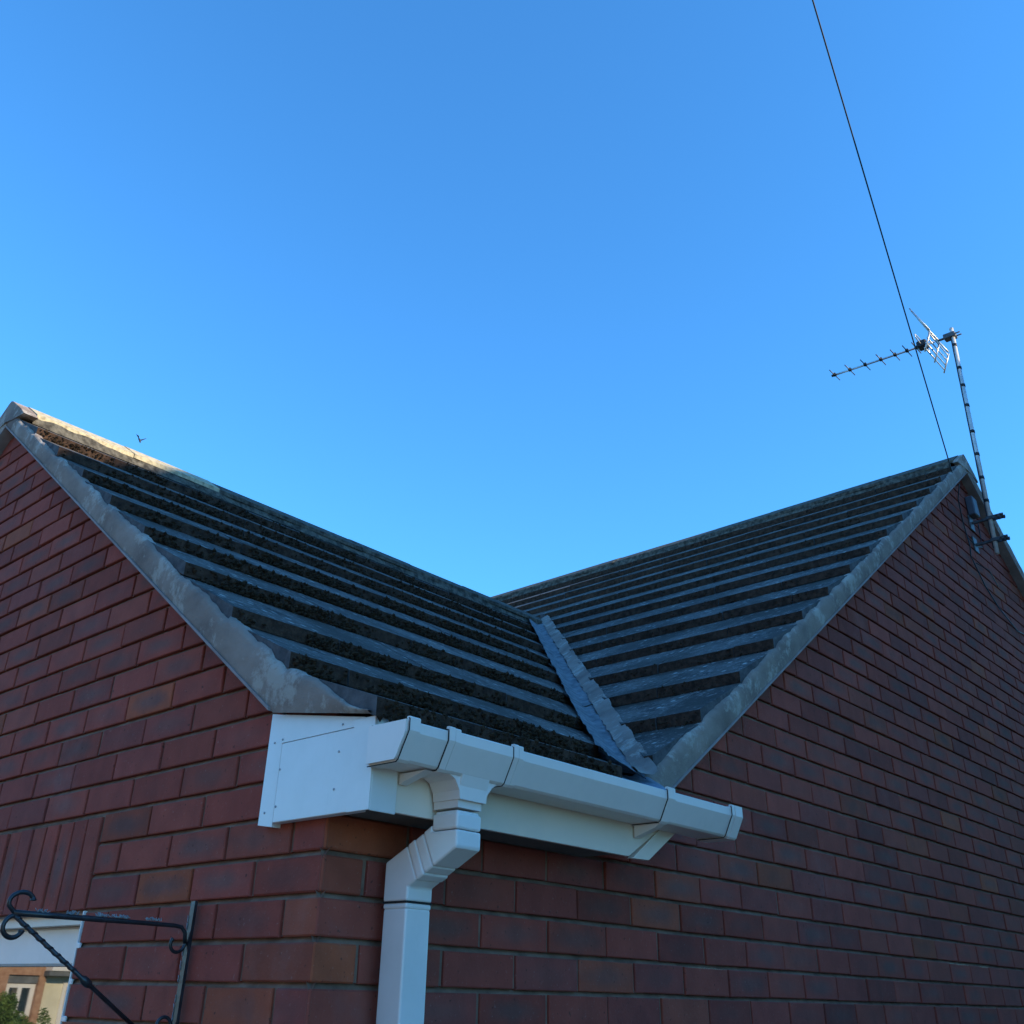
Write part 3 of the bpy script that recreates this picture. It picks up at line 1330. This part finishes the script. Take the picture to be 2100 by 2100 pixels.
mb.build('lintel_trim', M['upvc_cream'], wino)
mb = MB()
mb.box((fx0 - .03, -.045, fz0 - .030), (fx1 + .03, wy + .02, fz0 - .001), 0, .004)
mb.build('sill', M['upvc'], wino)
mb = MB()
mb.box((WX1 + .0030, -.0012, WZ0), (WX1 + .0075, .10, WZ1 - .002), 0, .001)
for k in range(KMIN, 0):
    z = k * .075
    if WZ0 < z < WZ1 - .02:
        mb.box((WX1 + .004, -.0016, z - .006), (WX1 + .022 + random.uniform(-.004, .004), .004, z + .006), 0, .0015)
mb.build('sealant', M['upvc'], wino)
mb = MB()
mb.box((WX0 - .3, .30, WZ0 - .3), (WX1 + .3, 2.2, WZ1 + .3))
for p in range(0):
    pass
mb.build('room_interior', M['room'], wino)

# ------------------------------------------------------------------ junction box and cable on the far gable
mb = MB()
mb.box((.003, 4.875, 2.500), (.050, 4.965, 2.630), 0, .006)
jb = mb.build('junction_box', m_noise('grey_plastic_box', (.06, .07, .10), (.09, .10, .13), 10, .6), house)

# ------------------------------------------------------------------ hanging basket bracket
hb = thing('basket_bracket', 'black wrought iron hanging basket bracket with scrolls, fixed to the wall beside the window',
           'bracket', (-.40, -.01, -.42))
BX = -.400


def bar(mb, a, b, w, h):
    a, b = Vector(a), Vector(b)
    t = (b - a).normalized()
    u = Vector((1, 0, 0))
    v = t.cross(u).normalized()
    c = [a + u * w + v * h, a - u * w + v * h, a - u * w - v * h, a + u * w - v * h]
    mb.prism(c, b - a)


mb = MB()
bar(mb, (BX, -.0125, -.425), (BX, -.0125, -.070), .0075, .0035)
mb.build('wall_plate', M['iron'], hb)
mb = MB()
mb.tube([(BX, -.020, -.150), (BX, -.024, -.130), (BX, -.034, -.1205), (BX, -.050, -.1185), (BX, -.12, -.118), (BX, -.20, -.1175), (BX, -.30, -.117), (BX, -.388, -.1165)], [.00413, .00413, .00413, .00413, .00430, .00482, .00516, .00533], 8)
mb.tube([(BX, -.20, -.1175), (BX, -.21, -.1175), (BX, -.25, -.117), (BX, -.26, -.117)], [.00413, .00533, .00533, .00413], 8)
arm = mb.build('arm', M['iron'], hb)


def spiral(cy, cz, r0, r1, a0, a1, n=26, zs=1.0):
    out = []
    for i in range(n + 1):
        f = i / n
        a = rad(a0 + (a1 - a0) * f)
        r = r0 + (r1 - r0) * f
        out.append((BX, cy + math.cos(a) * r, cz + math.sin(a) * r * zs))
    return out


# angles: 0 = +y (toward the wall), 90 = up
mb = MB()
mb.tube([(BX, -.378, -.1175), (BX, -.388, -.1140)] + spiral(-.372, -.0965, .029, .016, 205, 10, zs=.70), [.00430] * 25 + [.00473, .00559, .00671, .00516], 8)
mb.build('scroll', M['iron'], hb)
mb = MB()
mb.tube([(BX, -.372, -.1185)] + spiral(-.378, -.1420, .026, .0135, 100, 350, zs=.86), [.00430] * 24 + [.00473, .00559, .00671, .00516], 8)
mb.build('scroll', M['iron'], hb)
mb = MB()
mb.tube(spiral(-.0395, -.150, .0205, .012, 10, -215), [.00344] * 24 + [.00387, .00430, .00473], 8)
mb.build('scroll', M['iron'], hb)
mb = MB()
mb.tube(spiral(-.041, -.297, .0195, .012, -20, 190), [.00344] * 24 + [.00387, .00430, .00473], 8)
mb.build('scroll', M['iron'], hb)
mb = MB()
A_, B_ = Vector((BX, -.385, -.1205)), Vector((BX, -.026, -.345))
mb.tube([A_, A_.lerp(B_, .43), A_.lerp(B_, .445), A_.lerp(B_, .465), A_.lerp(B_, .48), A_.lerp(B_, .495), B_], [.00413, .00413, .00731, .00817, .00731, .00413, .00378], 8)
# twisted part
tw = []
for i in range(60):
    f = .02 + .38 * i / 59
    p = A_.lerp(B_, f)
    a = i * .8
    tw.append(p + Vector((math.cos(a), 0, 0)) * .0016 + Vector((0, .52, .85)) * math.sin(a) * .0016)
mb.tube(tw, .00361, 6)
mb.build('brace', M['iron'], hb)
mb = MB()
for yc, ln_ in ((-.10, .03), (-.19, .07), (-.275, .025), (-.335, .02)):
    for q in range(int(ln_ * 900)):
        yy = yc + random.uniform(-ln_ / 2, ln_ / 2)
        mb.tube([(BX + random.uniform(-.004, .004), yy, -.1125), (BX + random.uniform(-.005, .005), yy + random.uniform(-.006, .006), -.1125 + random.uniform(.002, .007))], .0009, 4)
for q in range(50):
    z = random.uniform(-.42, -.08)
    mb.tube([(BX - .0078, -.0165, z), (BX - .0082 + random.uniform(-.002, .001), -.0172, z + random.uniform(.004, .009))], .0010, 4)
cw = mb.build('cobweb', M['cobweb'], hb)
cw['kind'] = 'stuff'
hb.location.z -= .003

# ------------------------------------------------------------------ television aerial
ae = thing('television_aerial', 'silver television aerial on a tall leaning mast clamped to the right gable', 'aerial', (.12, 4.87, 2.28))
MB0, MT0 = Vector((.120, 4.858, 2.20)), Vector((.120, 5.125, 4.045))
mb = MB()
mb.tube([MB0, MT0], .0135, 14)
mast = mb.build('mast', M['mast'], ae)
for f in (.205, .30, .40, .50, .62, .715, .80, .915):
    p = MB0.lerp(MT0, f)
    d_ = (MT0 - MB0).normalized()
    mb = MB()
    mb.tube([p - d_ * .011, p + d_ * .011], .0165, 12)
    mb.build('cable_tape', M['black'], mast)
mb = MB()
pts = []
for i in range(24):
    f = .02 + .95 * i / 23
    p = MB0.lerp(MT0, f)
    pts.append(p + Vector((-.012, -.012 + .002 * math.sin(i * 2.3), 0)))
mb.tube(pts, .0034, 6)
mb.build('coaxial_cable', M['blackcable'], mast)
mb = MB()
mb.tube([MT0 + Vector((0, 0, -.004)), MT0 + Vector((0, 0.001, .008))], [.0155, .013], 12)
mb.build('mast_cap', M['alu'], mast)
# wall brackets, T shaped arms with U bolts
for f in (.135, .050):
    p = MB0.lerp(MT0, f)
    mb = MB()
    mb.box((.004, p.y - .008, p.z - .008), (p.x + .020, p.y + .008, p.z + .008), 0, .002)
    mb.box((p.x - .02, p.y - .022, p.z - .011), (p.x + .085, p.y - .017, p.z + .011), 0, .002)
    mb.box((p.x - .02, p.y + .018, p.z - .011), (p.x + .085, p.y + .022, p.z + .011), 0, .002)
    mb.tube([(p.x + .045, p.y - .035, p.z), (p.x + .045, p.y + .040, p.z)], .005, 8)
    mb.tube([(p.x + .072, p.y - .035, p.z), (p.x + .072, p.y + .040, p.z)], .006, 8)
    mb.box((.0, p.y - .035, p.z - .05), (.010, p.y + .035, p.z + .05), 0, .002)
    mb.build('wall_bracket', M['alu_dark'], ae)
# boom
BT, BH = Vector((-.745, 5.010, 3.955)), Vector((.075, 5.120, 3.985))
mb = MB()
mb.tube([BT, BT.lerp(BH, .90)], .0075, 8)
boom = mb.build('boom', M['alu'], ae)
mb = MB()
mb.tube([BT + Vector((-.010, 0, 0)), BT + Vector((.004, 0, 0))], .010, 8)
mb.build('boom_plug', M['black'], boom)
for i, f in enumerate((.015, .155, .295, .435, .560, .665, .745)):
    p = BT.lerp(BH, f)
    mb = MB()
    mb.tube([p + Vector((0, -.088, 0)), p + Vector((0, .088, 0))], .0040, 6)
    o = mb.build('director', M['alu_dark'], boom)
    mb = MB()
    mb.box((p.x - .011, p.y - .012, p.z - .008), (p.x + .011, p.y + .012, p.z + .016), 0, .003)
    mb.build('clip', M['black'], o)
p = BT.lerp(BH, .80)
mb = MB()
mb.box((p.x - .035, p.y - .035, p.z - .022), (p.x + .035, p.y + .035, p.z + .035), 0, .008)
dip = mb.build('dipole_box', M['black'], boom)
mb = MB()
lp = []
for i in range(33):
    a = 2 * math.pi * i / 32
    lp.append((p.x + .0, p.y + .135 * max(-1, min(1, 1.25 * math.cos(a))), p.z + .018 + .022 * math.sin(a)))
mb.tube(lp, .0042, 6, caps=False)
mb.build('dipole_loop', M['alu'], dip)
# corner reflector: two grids of rods
q = BT.lerp(BH, .93)
for sgn in (1, -1):
    mb = MB()
    st = Vector((-.020, 0, .048)) if sgn > 0 else Vector((-.016, 0, -.036))
    nr = 5 if sgn > 0 else 4
    for r_ in range(nr):
        c = q + Vector((0, .02, 0)) + st * (r_ + .5)
        mb.tube([c + Vector((0, -.19, 0)), c + Vector((0, .19, 0))], .0048, 6)
    for yy in (-.16, .02, .20):
        a = q + Vector((.0, yy, sgn * .008))
        b = a + st * nr
        mb.tube([a, b], .0062, 6)
    mb.build('reflector_grid', M['alu'], boom)
mb = MB()
mb.tube([q, BH + Vector((.02, 0, 0))], .0085, 8)
mb.box((BH.x - .015, BH.y - .03, BH.z - .02), (MT0.x + .022, BH.y + .03, BH.z + .02), 0, .004)
mb.tube([(MT0.x - .02, BH.y + .018, BH.z), (MT0.x + .055, BH.y + .018, BH.z)], .005, 8)
mb.tube([(MT0.x - .02, BH.y - .018, BH.z), (MT0.x + .055, BH.y - .018, BH.z)], .005, 8)
mb.build('mast_clamp', M['alu_dark'], boom)

# ------------------------------------------------------------------ cables
# ------ overhead line: fixed near the far gable's top, running back over the garden to a pole
def lerp_sag(a, b, n, sag):
    out = []
    for i in range(n + 1):
        f = i / n
        p = a.lerp(b, f)
        p.z -= sag * 4 * f * (1 - f)
        out.append(p)
    return out


W0 = Vector((.030, 4.660, 2.620))
W1 = W0 + (Vector((.685, 1.73, 3.70)) - W0) * 4.2
mb = MB()
mb.tube(lerp_sag(W0, W1, 60, .05), .0036, 6)
oc = mb.build('overhead_cable', M['blackcable'])
oc['label'] = 'thin black overhead cable crossing the sky down to the right gable'
oc['category'] = 'cable'
mb = MB()
tail = [W0, Vector((.060, 4.62, 2.60)), Vector((.024, 4.66, 2.53)), Vector((.010, 4.70, 2.40)), Vector((.008, 4.74, 2.24)), Vector((.010, 4.70, 2.16)),
        Vector((.008, 4.86, 2.02)), Vector((.008, 5.05, 1.93)), Vector((.008, 5.35, 1.86)), Vector((.008, 5.5, 1.88))]
mb.tube(tail, .0036, 6)
mb.tube([Vector((.008, 4.72, 2.30)), Vector((.010, 4.86, 2.28)), Vector((.008, 5.0, 2.32)), Vector((.008, 5.04, 2.50))], .0030, 6)
mb.tube([Vector((.010, 4.78, 2.14)), Vector((.03, 4.95, 2.14)), Vector((.008, 5.15, 2.10))], .0030, 6)
wc = mb.build('wall_cable', M['blackcable'])
wc['label'] = 'loose black cable pinned down the brick near the top of the right gable'
wc['category'] = 'cable'

# ------------------------------------------------------------------ small bird far up in the sky

BP = Vector((-15.642, 6.558, 9.559))
mb = MB()
mb.tube([BP + Vector((-.08, 0, .07)), BP + Vector((-.06, 0, .05)), BP + Vector((0, 0, -.01)), BP + Vector((.03, 0, -.06)), BP + Vector((.045, 0, -.09))], [.006, .016, .022, .016, .005], 8)
bird = mb.build('bird', m_noise('dark_plumage', (.03, .03, .04), (.06, .06, .07), 20, .9))
mb = MB()
for sg in (1, -1):
    a, b = BP + Vector((-.02, .02 * sg, .02)), BP + Vector((.035, .02 * sg, -.03))
    t1, t2 = BP + Vector((.06, .07 * sg, .04)), BP + Vector((.03, .12 * sg, .07))
    mb.prism([a, b, t1, t2], (0, 0, .004))
mb.build('wing', bird.data.materials[0], bird)
bird['label'] = 'tiny dark bird in the blue sky above the left roof'
bird['category'] = 'bird'

# ------------------------------------------------------------------ what stands across the road (seen in the window glass)
M['rbrick'] = m_noise('orange_brick', (.30, .16, .10), (.44, .27, .18), 9, .9, .2, .4, .003, 60)
M['render'] = m_noise('cream_render', (.62, .58, .44), (.72, .68, .54), 3, .9, .2, .2)
M['nbrick'] = m_noise('neighbour_brick', (.36, .17, .10), (.48, .26, .16), 9, .9, .2, .4, .003, 60)
M['slate'] = m_noise('grey_slate', (.10, .11, .12), (.16, .17, .18), 8, .7)
M['leafg'] = m_noise('shrub_leaves', (.07, .13, .03), (.22, .32, .09), 5, .6, .4, 0)
M['bark'] = m_noise('shrub_bark', (.06, .04, .03), (.12, .09, .07), 20, .95)
oh = thing('brick_bungalow', 'sunlit orange brick and cream bungalow reflected in the window pane', 'house', (-21, -9, GROUND))
Q = -20.0


def qbox(mb, y0, y1, z0, z1, dep, front=0.0, bev=0):
    mb.box((Q - dep, y0, z0), (Q + front, y1, z1), 0, bev)


mb = MB()
qbox(mb, -3.0, -8.04, GROUND, 1.2, 6)
qbox(mb, -8.04, -8.26, GROUND, -.03, 6)
qbox(mb, -8.88, -9.02, GROUND, -.03, 6)
qbox(mb, -8.04, -9.02, -.03, 1.2, 6)
qbox(mb, -8.26, -8.88, GROUND, -.75, 6, -.1)
mb.build('wall', M['rbrick'], oh)
mb = MB()
qbox(mb, -8.26, -8.88, -.17, -.032, .3, -.05)
mb.build('lintel', M['slate'], oh)
mb = MB()
for (y0_, y1_, z0_, z1_) in ((-8.27, -8.87, -.74, -.68), (-8.27, -8.87, -.25, -.18), (-8.27, -8.36, -.68, -.25), (-8.78, -8.87, -.68, -.25), (-8.53, -8.61, -.68, -.25)):
    qbox(mb, y0_, y1_, z0_, z1_, .16, -.08)
fr = mb.build('window', M['upvc'], oh)
mb = MB()
qbox(mb, -8.28, -8.86, -.73, -.19, .15, -.11)
mb.build('pane', M['glass'], fr)
mb = MB()
qbox(mb, -9.025, -13.0, GROUND, 1.2, 6, -.06)
mb.build('rendered_wall', M['render'], oh)
mb = MB()
qbox(mb, -8.95, -13.0, -.03, .055, .05, .25)
mb.build('canopy', M['slate'], oh)
mb = MB()
qbox(mb, -8.97, -13.0, .058, .20, .05, .28)
mb.build('barge_board', M['upvc'], oh)
mb = MB()
qbox(mb, -9.42, -10.3, -1.1, -.12, .05, -.02)
w2 = mb.build('window', M['upvc'], oh)
mb = MB()
qbox(mb, -9.50, -9.82, -.62, -.22, .02, -.012)
qbox(mb, -9.90, -10.22, -.62, -.22, .02, -.012)
mb.build('pane', M['glass'], w2)
mb = MB()
mb.prism([(Q + .3, -2.7, 1.15), (Q - 3, -2.7, 3.0), (Q - 6.3, -2.7, 1.15)], (0, -10.6, 0))
mb.build('roof', M['slate'], oh)


def shrub(name, label, c, r, n, seed, group=None):
    rs = random.Random(seed)
    t = thing(name, label, 'shrub', (c[0], c[1], GROUND), group)
    mb = MB()
    for i in range(7):
        a = i * .9
        mb.tube([(c[0] + .03 * math.cos(a), c[1] + .03 * math.sin(a), GROUND), (c[0] + .2 * r[0] * math.cos(a), c[1] + .2 * r[1] * math.sin(a), c[2] - .3),
                 (c[0] + .6 * r[0] * math.cos(a), c[1] + .6 * r[1] * math.sin(a), c[2] + .2 * r[2])], [.02, .012, .004], 6)
    mb.build('stem', M['bark'], t)
    mb = MB()
    cl = [(Vector((rs.gauss(0, .42), rs.gauss(0, .42), rs.gauss(0, .42))), rs.uniform(.2, .42)) for _ in range(26)]
    for i in range(n):
        q, w = rs.choice(cl)
        d = Vector((rs.gauss(0, 1), rs.gauss(0, 1), rs.gauss(0, 1))).normalized() * w * rs.random() ** .4
        p = q + d
        if p.length > 1.15:
            continue
        p = Vector((c[0] + p.x * r[0], c[1] + p.y * r[1], c[2] + p.z * r[2]))
        u = Vector((rs.gauss(0, 1), rs.gauss(0, 1), rs.gauss(0, 1))).normalized()
        v = u.orthogonal().normalized()
        L_, W_ = rs.uniform(.035, .07), rs.uniform(.012, .024)
        mb.add([p - u * L_, p + v * W_, p + u * L_, p - v * W_], [(0, 1, 2, 3)])
    mb.build('foliage', M['leafg'], t)


shrub('garden_shrub', 'leafy green garden shrub reflected at the foot of the window pane', (-19.0, -8.05, -1.02), (.55, .62, .66), 9000, 3)

# ------------------------------------------------------------------ the neighbouring house across the side passage
nb = thing('neighbour_house', 'neighbouring brick house across the narrow side passage', 'house', (6, 5, GROUND))
mb = MB()
NX = 5.0
prof_n = [(1.69, 3.66), (4.64, 5.61), (7.24, 5.81), (9.84, 5.61), (12.79, 3.66)]
mb.prism([(NX + .05, 1.76, GROUND), (NX + .05, 12.72, GROUND), (NX + .05, 12.72, 3.6)] + [(NX + .05, y, z - .08) for y, z in reversed(prof_n[1:4])] + [(NX + .05, 1.76, 3.6)], (6.8, 0, 0))
mb.build('wall', M['nbrick'], nb)
mb = MB()
for (ya, za), (yb, zb2) in zip(prof_n[:-1], prof_n[1:]):
    mb.prism([(NX, ya, za - .075), (NX, yb, zb2 - .075), (NX, yb, zb2), (NX, ya, za)], (6.9, 0, 0))
mb.build('roof', M['slate'], nb)
mb = MB()
mb.box((NX + .01, 5.6, .9), (NX + .045, 6.5, 2.0), 0, .004)
w3 = mb.build('window', M['upvc'], nb)
mb = MB()
mb.box((NX + .003, 5.68, .98), (NX + .009, 6.42, 1.92))
mb.build('pane', M['glass'], w3)

# ------------------------------------------------------------------ the row of houses on the other side of the road
M['render2'] = m_noise('warm_render', (.62, .50, .34), (.74, .62, .44), 3, .9, .2, .2)


def street_house(x0, x1, h, mat, label):
    t = thing('street_house', label, 'house', ((x0 + x1) / 2, -12.5, GROUND))
    mb = MB()
    mb.box((x0, -19, GROUND), (x1, -12.5, h))
    mb.build('wall', mat, t)
    mb = MB()
    mb.prism([(x0 - .3, -12.1, h - .05), (x0 - .3, -15.75, h + 2.2), (x0 - .3, -19.4, h - .05)], (x1 - x0 + .6, 0, 0))
    mb.build('roof', M['slate'], t)
    w = (x1 - x0) / 3
    for i in range(3):
        for z in (GROUND + .9, GROUND + 3.5):
            if i == 1 and z < 0:
                mb = MB()
                mb.box((x0 + w * 1.2, -12.49, GROUND), (x0 + w * 1.2 + .95, -12.44, GROUND + 2.1), 0, .004)
                mb.build('door', M['iron'], t)
                continue
            a = x0 + w * i + w * .22
            mb = MB()
            mb.box((a, -12.49, z), (a + w * .55, -12.44, z + 1.15), 0, .004)
            f = mb.build('window', M['upvc'], t)
            mb = MB()
            mb.box((a + .07, -12.437, z + .07), (a + w * .55 - .07, -12.43, z + 1.08))
            mb.build('pane', M['glass'], f)


street_house(-11.5, -4.8, 3.1, M['render2'], 'warm cream rendered two storey house beyond the road')
street_house(-4.0, 3.2, 3.2, M['rbrick'], 'orange brick two storey house beyond the road')
street_house(4.0, 11.5, 3.1, M['render2'], 'cream rendered two storey house at the right end of the row beyond the road')

# ------------------------------------------------------------------ unseen fence, added to dim the lower side wall
M['fence'] = m_noise('brown_stained_timber', (.07, .045, .028), (.12, .078, .048), 12, .9, .2, .5, .003, 40)
ft = thing('shade_fence', 'added brown close board timber fence, out of view, dims the foot of the side wall', 'fence', (3.6, 5, GROUND))
for i in range(6):
    y0_ = .3 + i * 1.83
    mb = MB()
    mb.box((3.55, y0_, GROUND), (3.65, y0_ + .1, .38), 0, .004)
    mb.build('post', M['fence'], ft)
    mb = MB()
    for j in range(14):
        mb.box((3.585 + .006 * (j % 2), y0_ + .105 + j * .1225, GROUND + .05), (3.600 + .006 * (j % 2), y0_ + .105 + j * .1225 + .128, .32))
    mb.build('panel', M['fence'], ft)
